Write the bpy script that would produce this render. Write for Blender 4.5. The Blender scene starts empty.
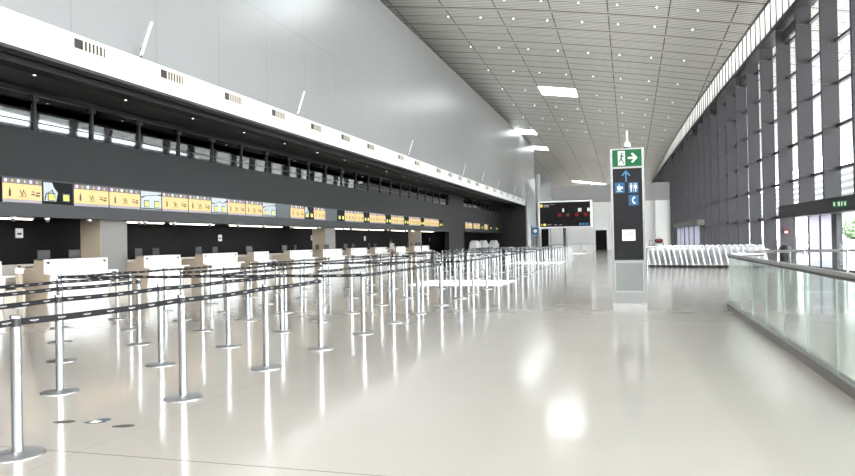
import bpy, bmesh, math, random
from mathutils import Vector, Matrix
random.seed(7)
S = bpy.context.scene
COL = S.collection
PI = math.pi

# ------------------------------------------------------------------ materials
def mat(name, col, rough=.5, metal=0., spec=.5, emit=None, estr=0., coat=0.):
    m = bpy.data.materials.new(name); m.use_nodes = True
    b = m.node_tree.nodes['Principled BSDF']
    b.inputs['Base Color'].default_value = (*col, 1)
    b.inputs['Roughness'].default_value = rough
    b.inputs['Metallic'].default_value = metal
    b.inputs['Specular IOR Level'].default_value = spec
    b.inputs['Coat Weight'].default_value = coat
    if emit:
        b.inputs['Emission Color'].default_value = (*emit, 1)
        b.inputs['Emission Strength'].default_value = estr * .42
    return m
class NT:
    def __init__(s, m): s.t = m.node_tree; s.n = s.t.nodes; s.l = s.t.links
    def new(s, k, **kw):
        n = s.n.new(k)
        for a, b in kw.items(): setattr(n, a, b)
        return n
    def put(s, i, v):
        if hasattr(v, 'is_linked') or hasattr(v, 'links'): s.l.new(v, i)
        else: i.default_value = v
    def m(s, op, a, b=0., c=None):
        n = s.new('ShaderNodeMath', operation=op)
        s.put(n.inputs[0], a); s.put(n.inputs[1], b)
        if c is not None: s.put(n.inputs[2], c)
        return n.outputs[0]
    def mix(s, f, a, b):
        n = s.new('ShaderNodeMix', data_type='RGBA')
        s.put(n.inputs[0], f)
        for k, v in ((6, a), (7, b)):
            if isinstance(v, tuple): n.inputs[k].default_value = (*v, 1)
            else: s.l.new(v, n.inputs[k])
        return n.outputs[2]
    def line(s, v, off, P, w):          # 1 on lines of width w every P
        a = s.m('ADD', s.m('DIVIDE', s.m('SUBTRACT', v, off), P), .5)
        a = s.m('ABSOLUTE', s.m('SUBTRACT', s.m('FRACT', a), .5))
        return s.m('LESS_THAN', a, w / P / 2)
    def xyz(s, out='Object'):
        c = s.new('ShaderNodeTexCoord'); q = s.new('ShaderNodeSeparateXYZ')
        s.l.new(c.outputs[out], q.inputs[0]); return q.outputs
    def noise(s, scale, detail=3):
        c = s.new('ShaderNodeTexCoord'); q = s.new('ShaderNodeTexNoise')
        s.l.new(c.outputs['Object'], q.inputs['Vector'])
        q.inputs['Scale'].default_value = scale; q.inputs['Detail'].default_value = detail
        return q.outputs['Fac']
    @property
    def b(s): return s.n['Principled BSDF']

M = {}
M['steel'] = mat('brushed_steel', (.35, .36, .37), .25, 1.)
M['steel_dull'] = mat('satin_steel', (.42, .425, .43), .35, 1.)
M['white'] = mat('white_paint', (.86, .86, .87), .4)
M['desk_white'] = mat('desk_white', (.9, .9, .9), .3)
M['tan'] = mat('tan_laminate', (.40, .33, .255), .45)
M['cream'] = mat('cream_panel', (.66, .60, .53), .5)
M['black'] = mat('black_plastic', (.012, .012, .014), .35)
M['rubber'] = mat('black_rubber', (.02, .02, .02), .6)
M['darkwall'] = mat('dark_cladding', (.02, .021, .024), .4, spec=.3)
M['blackwall'] = mat('black_recess', (.007, .006, .006), .6, spec=.15)
M['soffit'] = mat('dark_soffit', (.012, .012, .013), .6, spec=.2)
M['greystrip'] = mat('grey_metal_strip', (.03, .031, .034), .5, .1)
M['fin'] = mat('fin_grey', (.050, .048, .054), .5, spec=.2)
M['fin_dark'] = mat('transom_dark', (.045, .045, .05), .4)
M['pillar'] = mat('pillar_grey', (.19, .183, .175), .5)
M['pyl_frame'] = mat('pylon_frame', (.21, .215, .215), .35, .3)
M['pyl_grey'] = mat('pylon_grey', (.155, .165, .162), .45)
M['pyl_black'] = mat('pylon_black', (.004, .0045, .0055), .45, spec=.15)
M['green'] = mat('sign_green', (.004, .045, .018), .6, spec=.2, emit=(.006, .22, .07), estr=.20)
M['signwhite'] = mat('sign_white', (.3, .31, .28), .5, emit=(.85, .93, .78), estr=.24)
M['blue'] = mat('sign_blue', (.012, .05, .11), .6, spec=.2, emit=(.03, .20, .42), estr=.18)
M['arrowblue'] = mat('arrow_blue', (.03, .1, .18), .6, spec=.2, emit=(.10, .36, .62), estr=.17)
M['paper'] = mat('paper', (.85, .85, .84), .7)
M['ink'] = mat('ink_grey', (.04, .035, .03), .7)
M['screen'] = mat('dark_screen', (.006, .0055, .0065), .5, spec=.12)
M['red'] = mat('red_light', (.06, .004, .005), .7, spec=.1, emit=(.6, .03, .05), estr=.16)
M['yellow'] = mat('yellow_light', (.3, .25, .04), .5, emit=(.85, .75, .1), estr=.4)
M['orange'] = mat('backlit_orange', (.26, .18, .08), .6, emit=(.80, .58, .26), estr=.42)
M['header'] = mat('backlit_header', (.05, .047, .055), .5, emit=(.3, .28, .32), estr=.25)
M['footer'] = mat('backlit_footer', (.16, .15, .17), .5, emit=(.55, .5, .6), estr=.2)
M['pink'] = mat('dot_pink', (.6, .25, .55), .5, emit=(.7, .3, .62), estr=.8)
M['mint'] = mat('dot_mint', (.35, .7, .45), .5, emit=(.4, .8, .5), estr=.8)
M['violet'] = mat('dot_violet', (.4, .3, .75), .5, emit=(.45, .35, .8), estr=.8)
M['lime'] = mat('lit_number', (.3, .35, .05), .5, emit=(.8, .9, .12), estr=.8)
M['scr_white'] = mat('pale_screen', (.24, .27, .29), .4, emit=(.6, .68, .74), estr=.22)
M['blank'] = mat('blank_screen', (.07, .08, .092), .35)
M['tube'] = mat('lamp_tube', (.9, .85, .75), .5, emit=(1, .88, .72), estr=3)
M['lamp'] = mat('lamp_disc', (.9, .9, .9), .5, emit=(1, 1, .98), estr=4)
M['frost'] = mat('frosted_door', (.62, .62, .70), .25)
M['skin'] = mat('skin', (.22, .12, .08), .5)
M['hair'] = mat('hair', (.01, .008, .008), .5)
M['shirt'] = mat('shirt', (.45, .44, .45), .8)
M['trouser'] = mat('trousers', (.02, .02, .03), .8)
M['sole'] = mat('shoes', (.015, .015, .015), .5)
M['redcloth'] = mat('red_cloth', (.10, .008, .01), .7)
M['sticker'] = mat('grey_sticker', (.075, .073, .07), .8, spec=.15)
M['sticker_blue'] = mat('blue_sticker', (.07, .09, .11), .8, spec=.15)
M['curb'] = mat('curb_metal', (.20, .19, .18), .35, .5)
M['ground'] = mat('pale_concrete', (.32, .32, .315), .8)
M['pitwhite'] = mat('pit_white', (.75, .77, .76), .5)
M['duct'] = mat('duct_dark', (.08, .08, .085), .5)
M['trolley'] = mat('trolley_metal', (.84, .85, .88), .3, .6)
M['glassedge'] = mat('glass_edge', (.30, .36, .34), .3)

def glass_mat(name, tint, ior=1.5, boost=1.):
    m = bpy.data.materials.new(name); m.use_nodes = True; q = NT(m)
    q.n.remove(q.b); out = q.n['Material Output']
    t = q.new('ShaderNodeBsdfTransparent'); t.inputs[0].default_value = (*tint, 1)
    g = q.new('ShaderNodeBsdfGlossy'); g.inputs['Roughness'].default_value = .02
    lw = q.new('ShaderNodeLayerWeight'); lw.inputs[0].default_value = .5
    fr = q.m('ADD', q.m('MULTIPLY', q.m('POWER', lw.outputs['Facing'], 5.), .55), .03)
    mx = q.new('ShaderNodeMixShader')
    q.l.new(q.m('MINIMUM', q.m('MULTIPLY', fr, boost), 1.), mx.inputs[0]); q.l.new(t.outputs[0], mx.inputs[1]); q.l.new(g.outputs[0], mx.inputs[2])
    q.l.new(mx.outputs[0], out.inputs[0]); return m
M['glass'] = glass_mat('clear_glass', (.93, .96, .96), 1.45)
M['rail_glass'] = glass_mat('greenish_glass', (.94, .98, .96), 1.5, 1.8)
M['mirror_glass'] = mat('dark_mirror_glass', (.13, .138, .143), .03, 1.)
def translucent(name, col, k):
    m = bpy.data.materials.new(name); m.use_nodes = True; q = NT(m)
    q.n.remove(q.b); out = q.n['Material Output']
    t = q.new('ShaderNodeBsdfTranslucent'); t.inputs[0].default_value = (*col, 1)
    d = q.new('ShaderNodeBsdfDiffuse'); d.inputs[0].default_value = (*col, 1)
    mx = q.new('ShaderNodeMixShader'); mx.inputs[0].default_value = k
    q.l.new(t.outputs[0], mx.inputs[1]); q.l.new(d.outputs[0], mx.inputs[2])
    q.l.new(mx.outputs[0], out.inputs[0]); return m
M['clerestory'] = translucent('translucent_white', (.92, .93, .93), .25)
M['door_frost'] = translucent('frosted_glass', (.70, .70, .78), .45)

# floor: polished pale terrazzo with wide joints
m = mat('polished_floor', (.60, .57, .53), .085, spec=.6); q = NT(m); x, y, z = q.xyz()
j = q.m('MAXIMUM', q.line(y, 4.25, 9.0, .014), q.m('MULTIPLY', q.line(x, -3.95, 9.0, .012), .35))
n = q.noise(.6, 4); n2 = q.noise(30, 2)
base = q.mix(n, (.415, .386, .356), (.465, .434, .404))
base = q.mix(q.m('MULTIPLY', n2, .15), base, (.45, .43, .40))
q.l.new(q.mix(j, base, (.22, .21, .19)), q.b.inputs['Base Color'])
q.l.new(q.m('ADD', q.m('MULTIPLY', q.noise(1.5, 4), .08), .09), q.b.inputs['Roughness'])
bp = q.new('ShaderNodeBump'); bp.inputs['Strength'].default_value = .02; bp.inputs['Distance'].default_value = .05
q.l.new(q.noise(4.0, 1), bp.inputs['Height']); q.l.new(bp.outputs[0], q.b.inputs['Normal'])
M['floor'] = m
# ceiling: fine metal slats across the hall, panels 3.5 m
m = mat('slatted_ceiling', (.6, .6, .57), .42); q = NT(m); x, y, z = q.xyz()
maj = q.line(y, 44.4, 3.5, .20); majbeige = q.line(y, 44.56, 3.5, .14)  # dark panel joint with a beige band beside it
mino = q.line(y, 42.65, 3.5, .09)
fine = q.m('MULTIPLY', q.line(y, 0, .29, .10), .75)
sm = q.m('MULTIPLY', q.line(x, -.95, 3.47, .07), q.m('SUBTRACT', 1., q.line(y, 44.5, 3.5, .6)))
c = q.mix(q.noise(.25, 3), (.82, .81, .77), (.90, .89, .85))
c = q.mix(fine, c, (.10, .10, .10))
c = q.mix(q.m('MULTIPLY', majbeige, .6), c, (.62, .56, .46))
d = q.m('MAXIMUM', q.m('MAXIMUM', q.m('MULTIPLY', maj, .8), q.m('MULTIPLY', mino, .9)), sm)
q.l.new(q.mix(d, c, (.055, .055, .055)), q.b.inputs['Base Color'])
M['ceil'] = m
# upper wall: glossy grey metal panels
m = mat('grey_wall_panels', (.45, .46, .475), .33, .35); q = NT(m); x, y, z = q.xyz()
s_ = q.m('MULTIPLY', q.m('MAXIMUM', q.line(y, 14.36, 3.3, .035), q.line(z, 13.9, 3.5, .035)), .35)
c = q.mix(q.noise(.15, 2), (.31, .315, .322), (.345, .351, .36))
q.l.new(q.mix(s_, c, (.15, .15, .16)), q.b.inputs['Base Color'])
M['upper'] = m
# dark cladding with vertical joints
m = mat('dark_cladding_panels', (.06, .065, .072), .38); q = NT(m); x, y, z = q.xyz()
q.b.inputs['Specular IOR Level'].default_value = .2
c = q.mix(q.noise(.3, 2), (.0105, .011, .0122), (.0145, .0155, .017))
q.l.new(q.mix(q.m('MULTIPLY', q.line(y, 16.06, 1.5, .02), .6), c, (.02, .02, .022)), q.b.inputs['Base Color'])
M['clad'] = m
# slotted soffit
m = mat('slotted_soffit', (.03, .03, .03), .5); q = NT(m); x, y, z = q.xyz()
q.l.new(q.mix(q.line(x, 0, .12, .05), (.008, .008, .009), (.002, .002, .002)), q.b.inputs['Base Color'])
M['slots'] = m
# metal end cladding
m = mat('metal_cladding', (.19, .193, .197), .28, .6); q = NT(m)
bp = q.new('ShaderNodeBump'); bp.inputs['Strength'].default_value = .25; bp.inputs['Distance'].default_value = .3
q.l.new(q.noise(.9, 1), bp.inputs['Height']); q.l.new(bp.outputs[0], q.b.inputs['Normal'])
M['metalclad'] = m
# louvres on the building opposite
m = mat('louvres', (.8, .8, .8), .6); q = NT(m); x, y, z = q.xyz()
q.l.new(q.mix(q.line(z, 0, 1.0, .62), (.25, .25, .255), (.008, .008, .01)), q.b.inputs['Base Color'])
M['louvre'] = m
M['endgrey'] = mat('end_wall_grey', (.40, .40, .405), .5)
M['pipe'] = mat('pipe_grey', (.55, .55, .55), .4)
M['endwhite'] = mat('end_wall_white', (.93, .93, .92), .5)
M['vent_dark'] = mat('vent_dark', (.03, .03, .03), .6)
M['border'] = mat('panel_border_grey', (.27, .28, .28), .5)
m = mat('leaves', (.08, .2, .06), .8); q = NT(m)
q.l.new(q.mix(q.noise(3, 4), (.05, .09, .045), (.12, .17, .10)), q.b.inputs['Base Color'])
M['leaf'] = m
# belt with repeating white emblem (UV: u metres along, v metres across)
m = mat('queue_belt', (.015, .014, .016), .6); q = NT(m); u, v, w = q.xyz('UV')
du = q.m('ABSOLUTE', q.m('MULTIPLY', q.m('SUBTRACT', q.m('FRACT', q.m('DIVIDE', u, .27)), .5), .27))
dv = q.m('ABSOLUTE', v)
wing = q.m('MULTIPLY', q.m('LESS_THAN', du, .042), q.m('LESS_THAN', q.m('ABSOLUTE', q.m('SUBTRACT', q.m('ADD', v, .002), q.m('MULTIPLY', du, .12))), .004))
rose = q.m('LESS_THAN', q.m('ADD', q.m('MULTIPLY', du, .75), dv), .0125)
hole = q.m('MULTIPLY', q.m('LESS_THAN', du, .004), q.m('LESS_THAN', dv, .009))
logo = q.m('MULTIPLY', q.m('MAXIMUM', wing, rose), q.m('SUBTRACT', 1., hole))
q.b.inputs['Specular IOR Level'].default_value = .2
q.l.new(q.mix(q.m('MULTIPLY', logo, .8), (.011, .0095, .012), (.5, .5, .51)), q.b.inputs['Base Color'])
M['belt'] = m

# ------------------------------------------------------------------ mesh helpers
class MB:
    def __init__(s): s.b = bmesh.new()
    def box(s, x0, x1, y0, y1, z0, z1, rz=0, c=None):
        vs = [s.b.verts.new((x, y, z)) for x in (x0, x1) for y in (y0, y1) for z in (z0, z1)]
        if rz:
            c = c or ((x0 + x1) / 2, (y0 + y1) / 2, 0)
            R = Matrix.Rotation(rz, 3, 'Z'); C = Vector((c[0], c[1], 0))
            for v in vs: v.co = R @ (v.co - C) + C
        for f in ((0, 1, 3, 2), (4, 6, 7, 5), (0, 4, 5, 1), (2, 3, 7, 6), (0, 2, 6, 4), (1, 5, 7, 3)):
            s.b.faces.new([vs[i] for i in f])
        return s
    def loft(s, rings, cap=True, close=True):
        R = [[s.b.verts.new(p) for p in r] for r in rings]
        n = len(R[0])
        for a, b in zip(R, R[1:]):
            for i in range(n if close else n - 1):
                k = (i + 1) % n
                s.b.faces.new((a[i], a[k], b[k], b[i]))
        if cap:
            s.b.faces.new(R[0][::-1]); s.b.faces.new(R[-1])
        return s
    def tube(s, pts, r, n=8):
        pts = [Vector(p) for p in pts]; rings = []
        rr = r if isinstance(r, (list, tuple)) else [r] * len(pts)
        t0 = (pts[1] - pts[0]).normalized()
        up = Vector((0, 0, 1)) if abs(t0.z) < .9 else Vector((0, 1, 0))
        for i, p in enumerate(pts):
            t = (pts[min(i + 1, len(pts) - 1)] - pts[max(i - 1, 0)]).normalized()
            a = t.cross(up).normalized(); b = a.cross(t)
            rings.append([p + (a * math.cos(q) + b * math.sin(q)) * rr[i] for q in [2 * PI * k / n for k in range(n)]])
        return s.loft(rings)
    def lathe(s, prof, cx=0, cy=0, n=20):   # prof: (r, z)
        return s.loft([[(cx + r * math.cos(2 * PI * k / n), cy + r * math.sin(2 * PI * k / n), z) for k in range(n)] for r, z in prof])
    def prism_x(s, poly, x0, x1):           # poly (y,z)
        return s.loft([[(x0, y, z) for y, z in poly], [(x1, y, z) for y, z in poly]])
    def prism_y(s, poly, y0, y1):           # poly (x,z)
        return s.loft([[(x, y0, z) for x, z in poly], [(x, y1, z) for x, z in poly]])
    def prism_z(s, poly, z0, z1):
        return s.loft([[(x, y, z0) for x, y in poly], [(x, y, z1) for x, y in poly]])
    def build(s, name, m, parent=None, smooth=False, bevel=0.):
        bmesh.ops.recalc_face_normals(s.b, faces=s.b.faces)
        if smooth:
            for f in s.b.faces: f.smooth = True
        me = bpy.data.meshes.new(name); s.b.to_mesh(me); s.b.free()
        me.materials.append(M[m] if isinstance(m, str) else m)
        o = bpy.data.objects.new(name, me); COL.objects.link(o)
        if parent: o.parent = parent
        if smooth and hasattr(me, 'set_sharp_from_angle'): me.set_sharp_from_angle(angle=math.radians(40))
        if bevel:
            mo = o.modifiers.new('bevel', 'BEVEL'); mo.width = bevel; mo.segments = 2; mo.limit_method = 'ANGLE'
        return o
def tag(o, label, cat, group=None, kind=None):
    o['label'] = label; o['category'] = cat
    if group: o['group'] = group
    if kind: o['kind'] = kind
    return o
def thing(name, label, cat, loc=(0, 0, 0), rz=0, group=None):
    o = bpy.data.objects.new(name, None); COL.objects.link(o)
    o.location = loc; o.rotation_euler = (0, 0, rz); o.empty_display_size = .1
    return tag(o, label, cat, group)
def struct(o): o['kind'] = 'structure'; return o
def dup(root, loc, rz, label):
    r = root.copy(); COL.objects.link(r); r.location = loc; r.rotation_euler = (0, 0, rz); r['label'] = label
    for ch in list(root.children):
        c = ch.copy(); COL.objects.link(c); c.parent = r
        for g in list(ch.children):
            d = g.copy(); COL.objects.link(d); d.parent = c
    return r
ORD = ['first', 'second', 'third', 'fourth', 'fifth', 'sixth', 'seventh', 'eighth', 'ninth', 'tenth', 'eleventh', 'twelfth',
       'thirteenth', 'fourteenth', 'fifteenth', 'sixteenth', 'seventeenth', 'eighteenth', 'nineteenth', 'twentieth']
ORD += ['twenty-' + w for w in ORD[:9]] + ['thirtieth'] + ['thirty-' + w for w in ORD[:9]] + ['fortieth'] + ['forty-' + w for w in ORD[:9]]

# ------------------------------------------------------------------ setting
def fac(Y): return 4.2 + .00026 * (150 - Y) ** 2 if Y < 150 else 4.2     # inner edge of the fins
def roof(X, Y): return 15.3 + .175 * (6 - X) + .002 * (36 - X * X) - .029 * Y
def beam(Y): return 12.75 - .0155 * min(Y, 80)
Y0, Y1 = -22, 205
# solid floor, carried over the stair void so it looks bright behind glass
VX, VY = 2.0, 16.45
b = MB(); b.prism_z([(-21, Y0), (12.6, Y0), (12.6, 20), (10, Y1), (-21, Y1)], -.35, 0)
struct(b.build('floor', 'floor'))
# ceiling as a gridded vault with real skylight openings
XS = [-.95 + 3.47 * k for k in range(-6, 7)]
YS = [44.4 + 3.5 * k for k in range(-19, 46)]
sky_cells = {}
SKY = [(-8.0, 16.4), (-8.0, 37.4), (-8.0, 65.4), (-14.9, 89.9), (-14.9, 103.9), (-11.4, 149.4), (-8.0, 149.4), (-8.0, 89.9 + 28)]
def is_sky(x, y): return any(abs(x - sx - 1.7) < 1.8 and abs(y - sy - 1.7) < 1.8 for sx, sy in SKY[:7])
b = MB(); grid = {}
def gv(i, j, t):
    if (i, j, t) not in grid: grid[i, j, t] = b.b.verts.new((XS[i], YS[j], roof(XS[i], YS[j]) + t))
    return grid[i, j, t]
cells = [(i, j) for i in range(len(XS) - 1) for j in range(len(YS) - 1) if not is_sky((XS[i] + XS[i + 1]) / 2, (YS[j] + YS[j + 1]) / 2)]
cs = set(cells)
for i, j in cells:
    for t in (0, .35): b.b.faces.new([gv(i, j, t), gv(i + 1, j, t), gv(i + 1, j + 1, t), gv(i, j + 1, t)])
    for (di, dj, e) in ((-1, 0, ((i, j), (i, j + 1))), (1, 0, ((i + 1, j), (i + 1, j + 1))), (0, -1, ((i, j), (i + 1, j))), (0, 1, ((i, j + 1), (i + 1, j + 1)))):
        if (i + di, j + dj) not in cs:
            (p, q_) = e; b.b.faces.new([gv(*p, 0), gv(*q_, 0), gv(*q_, .35), gv(*p, .35)])
struct(b.build('ceiling', 'ceil'))
nwin = [0]
def window(mb, m, **kw):
    nwin[0] += 1; return struct(mb.build('window_%d' % nwin[0], m, **kw))
ntrim = [0]
def trim(mb, m, **kw):
    ntrim[0] += 1; return struct(mb.build('trim_%d' % ntrim[0], m, **kw))
for i in range(len(XS) - 1):
    for j in range(len(YS) - 1):
        if (i, j) in cs: continue
        x0, x1, y0, y1 = XS[i], XS[i + 1], YS[j], YS[j + 1]
        z = lambda x, y: roof(x, y) + .75
        b = MB(); b.loft([[(x0, y0, z(x0, y0)), (x1, y0, z(x1, y0)), (x1, y1, z(x1, y1)), (x0, y1, z(x0, y1))],
                          [(x0, y0, z(x0, y0) + .02), (x1, y0, z(x1, y0) + .02), (x1, y1, z(x1, y1) + .02), (x0, y1, z(x0, y1) + .02)]])
        w = window(b, 'glass')
        b = MB()
        for (ax, ay, bx_, by_) in ((x0, y0, x1, y0), (x1, y0, x1, y1), (x1, y1, x0, y1), (x0, y1, x0, y0)):
            b.b.faces.new([b.b.verts.new(p) for p in ((ax, ay, roof(ax, ay)), (bx_, by_, roof(bx_, by_)), (bx_, by_, roof(bx_, by_) + .75), (ax, ay, roof(ax, ay) + .75))])
        fr = b.build('window_frame', 'white', w)
        sol = fr.modifiers.new('solid', 'SOLIDIFY'); sol.thickness = .06; sol.offset = 0

# left side: overhanging upper volume, fascia, dark band, recess behind the desks
YE = 104.
b = MB(); b.prism_y([(-13.3, 6.8), (-13.3, 15.25), (-17, 15.25), (-17, 6.8)], Y0, YE)
struct(b.build('wall_left', 'upper'))
YF = 92.
b = MB(); b.box(-13.3, -13.0, Y0, YF, 6.02, 6.80); trim(b, 'white')                       # white fascia
b = MB(); b.box(-13.32, -12.97, Y0, YF, 5.94, 6.02); trim(b, 'greystrip')
b = MB(); b.box(-16.3, -13.3, Y0, YE, 6.02, 6.30); trim(b, 'slots')                      # soffit
b = MB(); b.box(-13.9, -13.45, Y0, YF, 5.80, 6.02); trim(b, 'soffit')
b = MB(); b.box(-16.4, -16.02, Y0, YE, 5.86, 6.02); trim(b, 'darkwall')
def clad(y0, y1, z0, z1, m='clad'):
    b = MB(); b.box(-16.4, -16.0, y0, y1, z0, z1); return b
for nm_, (a_, c_, z0_, z1_) in (('wall_checkin', (Y0, 62.8, 2.8, 4.86)), ('wall_pier', (62.8, 69, 0, 5.86)), ('wall_checkin_far', (69, 98, 2.75, 5.0)), ('wall_checkin_end', (98, YE, 2.8, 5.86))):
    struct(clad(a_, c_, z0_, z1_).build(nm_, 'clad'))
b = MB(); b.box(-16.4, -15.92, Y0, 62.8, 2.42, 2.78); b.box(-16.4, -15.92, 69, 98, 2.5, 2.78); trim(b, 'greystrip')
b = MB(); b.box(-16.3, -15.98, Y0, 62.8, 3.47, 3.5); trim(b, 'greystrip')
# mirror-dark glazing band split into panes, with mullions
yy = -21.5
while yy < 98:
    if not (62 < yy < 69):
        y1 = min(yy + 2.2, 62.8 if yy < 62.8 else 98)
        b = MB(); b.prism_y([(-16.2, 4.86), (-16.11, 4.86), (-16.072, 5.86), (-16.2, 5.86)], yy, y1); w = window(b, 'mirror_glass')
        b = MB(); b.box(-16.1, -16.03, yy, yy + .07, 4.86, 5.86); b.box(-16.1, -16.04, yy, y1, 5.1, 5.115)
        b.box(-16.1, -15.98, yy - .1, yy + .12, 5.72, 5.86); b.build('window_frame', 'black', w)
    yy += 2.2
    if 61.5 < yy < 69: yy = 69.
# recess
b = MB(); b.box(-18.9, -18.6, Y0, YE, 0, 2.9); struct(b.build('wall_recess', 'blackwall'))
b = MB(); b.box(-18.6, -16.4, Y0, YE, 2.5, 2.6); struct(b.build('ceiling_recess', 'soffit'))
b = MB(); b.box(-21, -20.8, Y0, Y1, 0, 21); struct(b.build('wall_outer', 'darkwall'))
b = MB(); b.box(-21, 13, Y0 - .3, Y0, 0, 6); struct(b.build('wall_rear', 'pillar'))
# end piece of the left block, metal cladding, end wall
b = MB(); b.box(-18.9, -13.0, YF, YF + .3, 0, 6.05); b.box(-16, -13.0, YF, YF + .3, 6.0, 6.8); struct(b.build('wall_block_end', 'darkwall'))
EY = 94.
b = MB()
arc = [(-13.0, YF + .3), (-12.6, YF + .9), (-12.0, YF + 1.2), (-11.3, YF + 1.5), (-10.6, YF + 1.8), (-9.86, YF + 2.0)]
b.prism_z(arc + [(x, y + .3) for x, y in arc[::-1]], 0, 9.6); struct(b.build('wall_metal', 'metalclad', smooth=True))
b = MB(); b.box(-9.84, 5.25, EY, EY + .4, 6.25, 8.52); struct(b.build('wall_end_upper', 'endgrey'))
b = MB(); b.box(-9.84, -4.18, EY, EY + .4, 0, 6.25); b.box(-2.77, 5.25, EY, EY + .4, 0, 6.25); b.box(-4.18, -2.77, EY, EY + .4, 2.6, 6.25)
b.box(3.27, 5.25, EY - .5, EY, 0, 6.2)
struct(b.build('wall_end', 'endwhite'))
b = MB(); b.box(-4.18, -2.77, EY + .2, EY + .3, 0, 2.6); d = struct(b.build('door_1', 'blackwall'))
b = MB(); b.box(-4.28, -4.18, EY - .05, EY + .3, 0, 2.7); b.box(-2.77, -2.67, EY - .05, EY + .3, 0, 2.7); b.box(-4.28, -2.67, EY - .05, EY + .3, 2.6, 2.7); b.build('door_frame', 'steel_dull', d)
b = MB(); b.box(-11.3, -10.15, 92.85, 92.95, 0, 2.9); d = struct(b.build('door_2', 'blackwall'))
b = MB(); b.box(-10.15, -10.05, 92.8, 92.95, 0, 3.0); b.box(-11.4, -11.3, 92.8, 92.95, 0, 3.0); b.box(-11.4, -10.05, 92.8, 92.95, 2.9, 3.0); b.build('door_frame', 'steel_dull', d)
b = MB(); b.box(-21, 13, Y1, Y1 + .3, 0, 20); struct(b.build('wall_far', 'pillar'))
b = MB(); b.lathe([(.33, 0), (.33, 9.8), (.28, 9.95)], -11.2, 91, 20); trim(b, 'pipe', smooth=True)

# right facade: fins, glazing bays, beam, clerestory
P = 3.37
fy = [29.0 + P * k for k in range(-14, 37)]
TZ = [2.45, 4.2, 5.95, 7.7, 9.45, 11.2]
def portal_at(y): return 26.4 < y < 37.9
def portal2_at(y): return 65 < y < 82
for k, y in enumerate(fy):
    x = fac(y); t = .20; z0 = 2.88 if portal_at(y) else 0
    b = MB(); b.box(x, x + .64, y, y + t, z0, beam(y) - .2)
    f = trim(b, 'fin')
    b = MB()
    for z in TZ:
        if z > z0 and z < beam(y) - .4: b.box(x - .01, x + .35, y - .03, y + .0, z - .05, z + .03)
    b.build('bracket', 'fin_dark', f)
    if k + 1 < len(fy):
        y2 = fy[k + 1]; x2 = fac(y2)
        z0 = 2.88 if portal_at((y + y2) / 2) else 0
        def quad(dx, th, za, zb, mb):
            return mb.loft([[(x + dx, y + t, za), (x + dx + th, y + t, za), (x2 + dx + th, y2, za), (x2 + dx, y2, za)],
                            [(x + dx, y + t, zb), (x + dx + th, y + t, zb), (x2 + dx + th, y2, zb), (x2 + dx, y2, zb)]])
        w = window(quad(.60, .02, z0, beam(y) - .2, MB()), 'glass')
        b = MB()
        for z in TZ:
            if z > z0 and z < beam(y) - .3: quad(.50, .16, z - .06, z + .06, b)
        if k % 3 == 1: quad(.30, .05, beam(y) - .9, beam(y) - .4, b)
        b.build('window_frame', 'fin_dark', w)
        # beam and clerestory over the bay
        b = MB(); b.loft([[(x - .1, y, beam(y) - .22), (x + .7, y, beam(y) - .22), (x + .7, y, beam(y)), (x - .1, y, beam(y))],
                          [(x2 - .1, y2, beam(y2) - .22), (x2 + .7, y2, beam(y2) - .22), (x2 + .7, y2, beam(y2)), (x2 - .1, y2, beam(y2))]]); trim(b, 'fin')
        b = MB(); b.loft([[(x + .05, y, beam(y)), (x + .07, y, beam(y)), (x + .07, y, roof(x, y)), (x + .05, y, roof(x, y))],
                          [(x2 + .05, y2, beam(y2)), (x2 + .07, y2, beam(y2)), (x2 + .07, y2, roof(x2, y2)), (x2 + .05, y2, roof(x2, y2))]])
        w = window(b, 'clerestory')
        b = MB()
        for q_ in range(3):
            yy = y + (y2 - y) * q_ / 3; xx = fac(yy)
            b.box(xx - .0, xx + .05, yy - .03, yy + .03, beam(yy), roof(xx, yy) + .02)
        b.loft([[(x - .02, y, roof(x, y) - .12), (x + .05, y, roof(x, y) - .12), (x + .05, y, roof(x, y) - .01), (x - .02, y, roof(x, y) - .01)],
                [(x2 - .02, y2, roof(x2, y2) - .12), (x2 + .05, y2, roof(x2, y2) - .12), (x2 + .05, y2, roof(x2, y2) - .01), (x2 - .02, y2, roof(x2, y2) - .01)]])
        b.build('window_frame', 'fin_dark', w)
# entrance portal near: header box and sliding doors
def px(y, d=0): return fac(y) + d
def box_along(mb, ya, yb, d0, d1, z0, z1):
    xa, xb = fac(ya), fac(yb)
    return mb.loft([[(xa + d0, ya, z0), (xa + d1, ya, z0), (xa + d1, ya, z1), (xa + d0, ya, z1)],
                    [(xb + d0, yb, z0), (xb + d1, yb, z0), (xb + d1, yb, z1), (xb + d0, yb, z1)]])
trim(box_along(MB(), 25.6, 38.0, -.35, .75, 2.33, 2.9), 'darkwall')
yd = [37.9, 35.55, 33.95, 32.4, 31.9, 29.5, 27.9, 26.4]
kinds = ['glass', 'frost', 'frost', 'post', 'glass', 'open', 'glass']
nd = 2
for a, c_, kd in zip(yd[1:], yd, kinds):
    if kd == 'open': continue
    nd += 1
    if kd == 'post': trim(box_along(MB(), a, c_, .25, .5, 0, 2.33), 'fin_dark'); continue
    d = struct(box_along(MB(), a + .03, c_ - .03, .30, .34, .08, 2.3).build('door_%d' % nd, 'door_frost' if kd == 'frost' else 'glass'))
    b = MB(); box_along(b, a, a + .05, .26, .38, 0, 2.33); box_along(b, c_ - .05, c_, .26, .38, 0, 2.33); box_along(b, a + .05, c_ - .05, .28, .36, 0, .08); b.build('door_frame', 'fin_dark', d)
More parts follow.
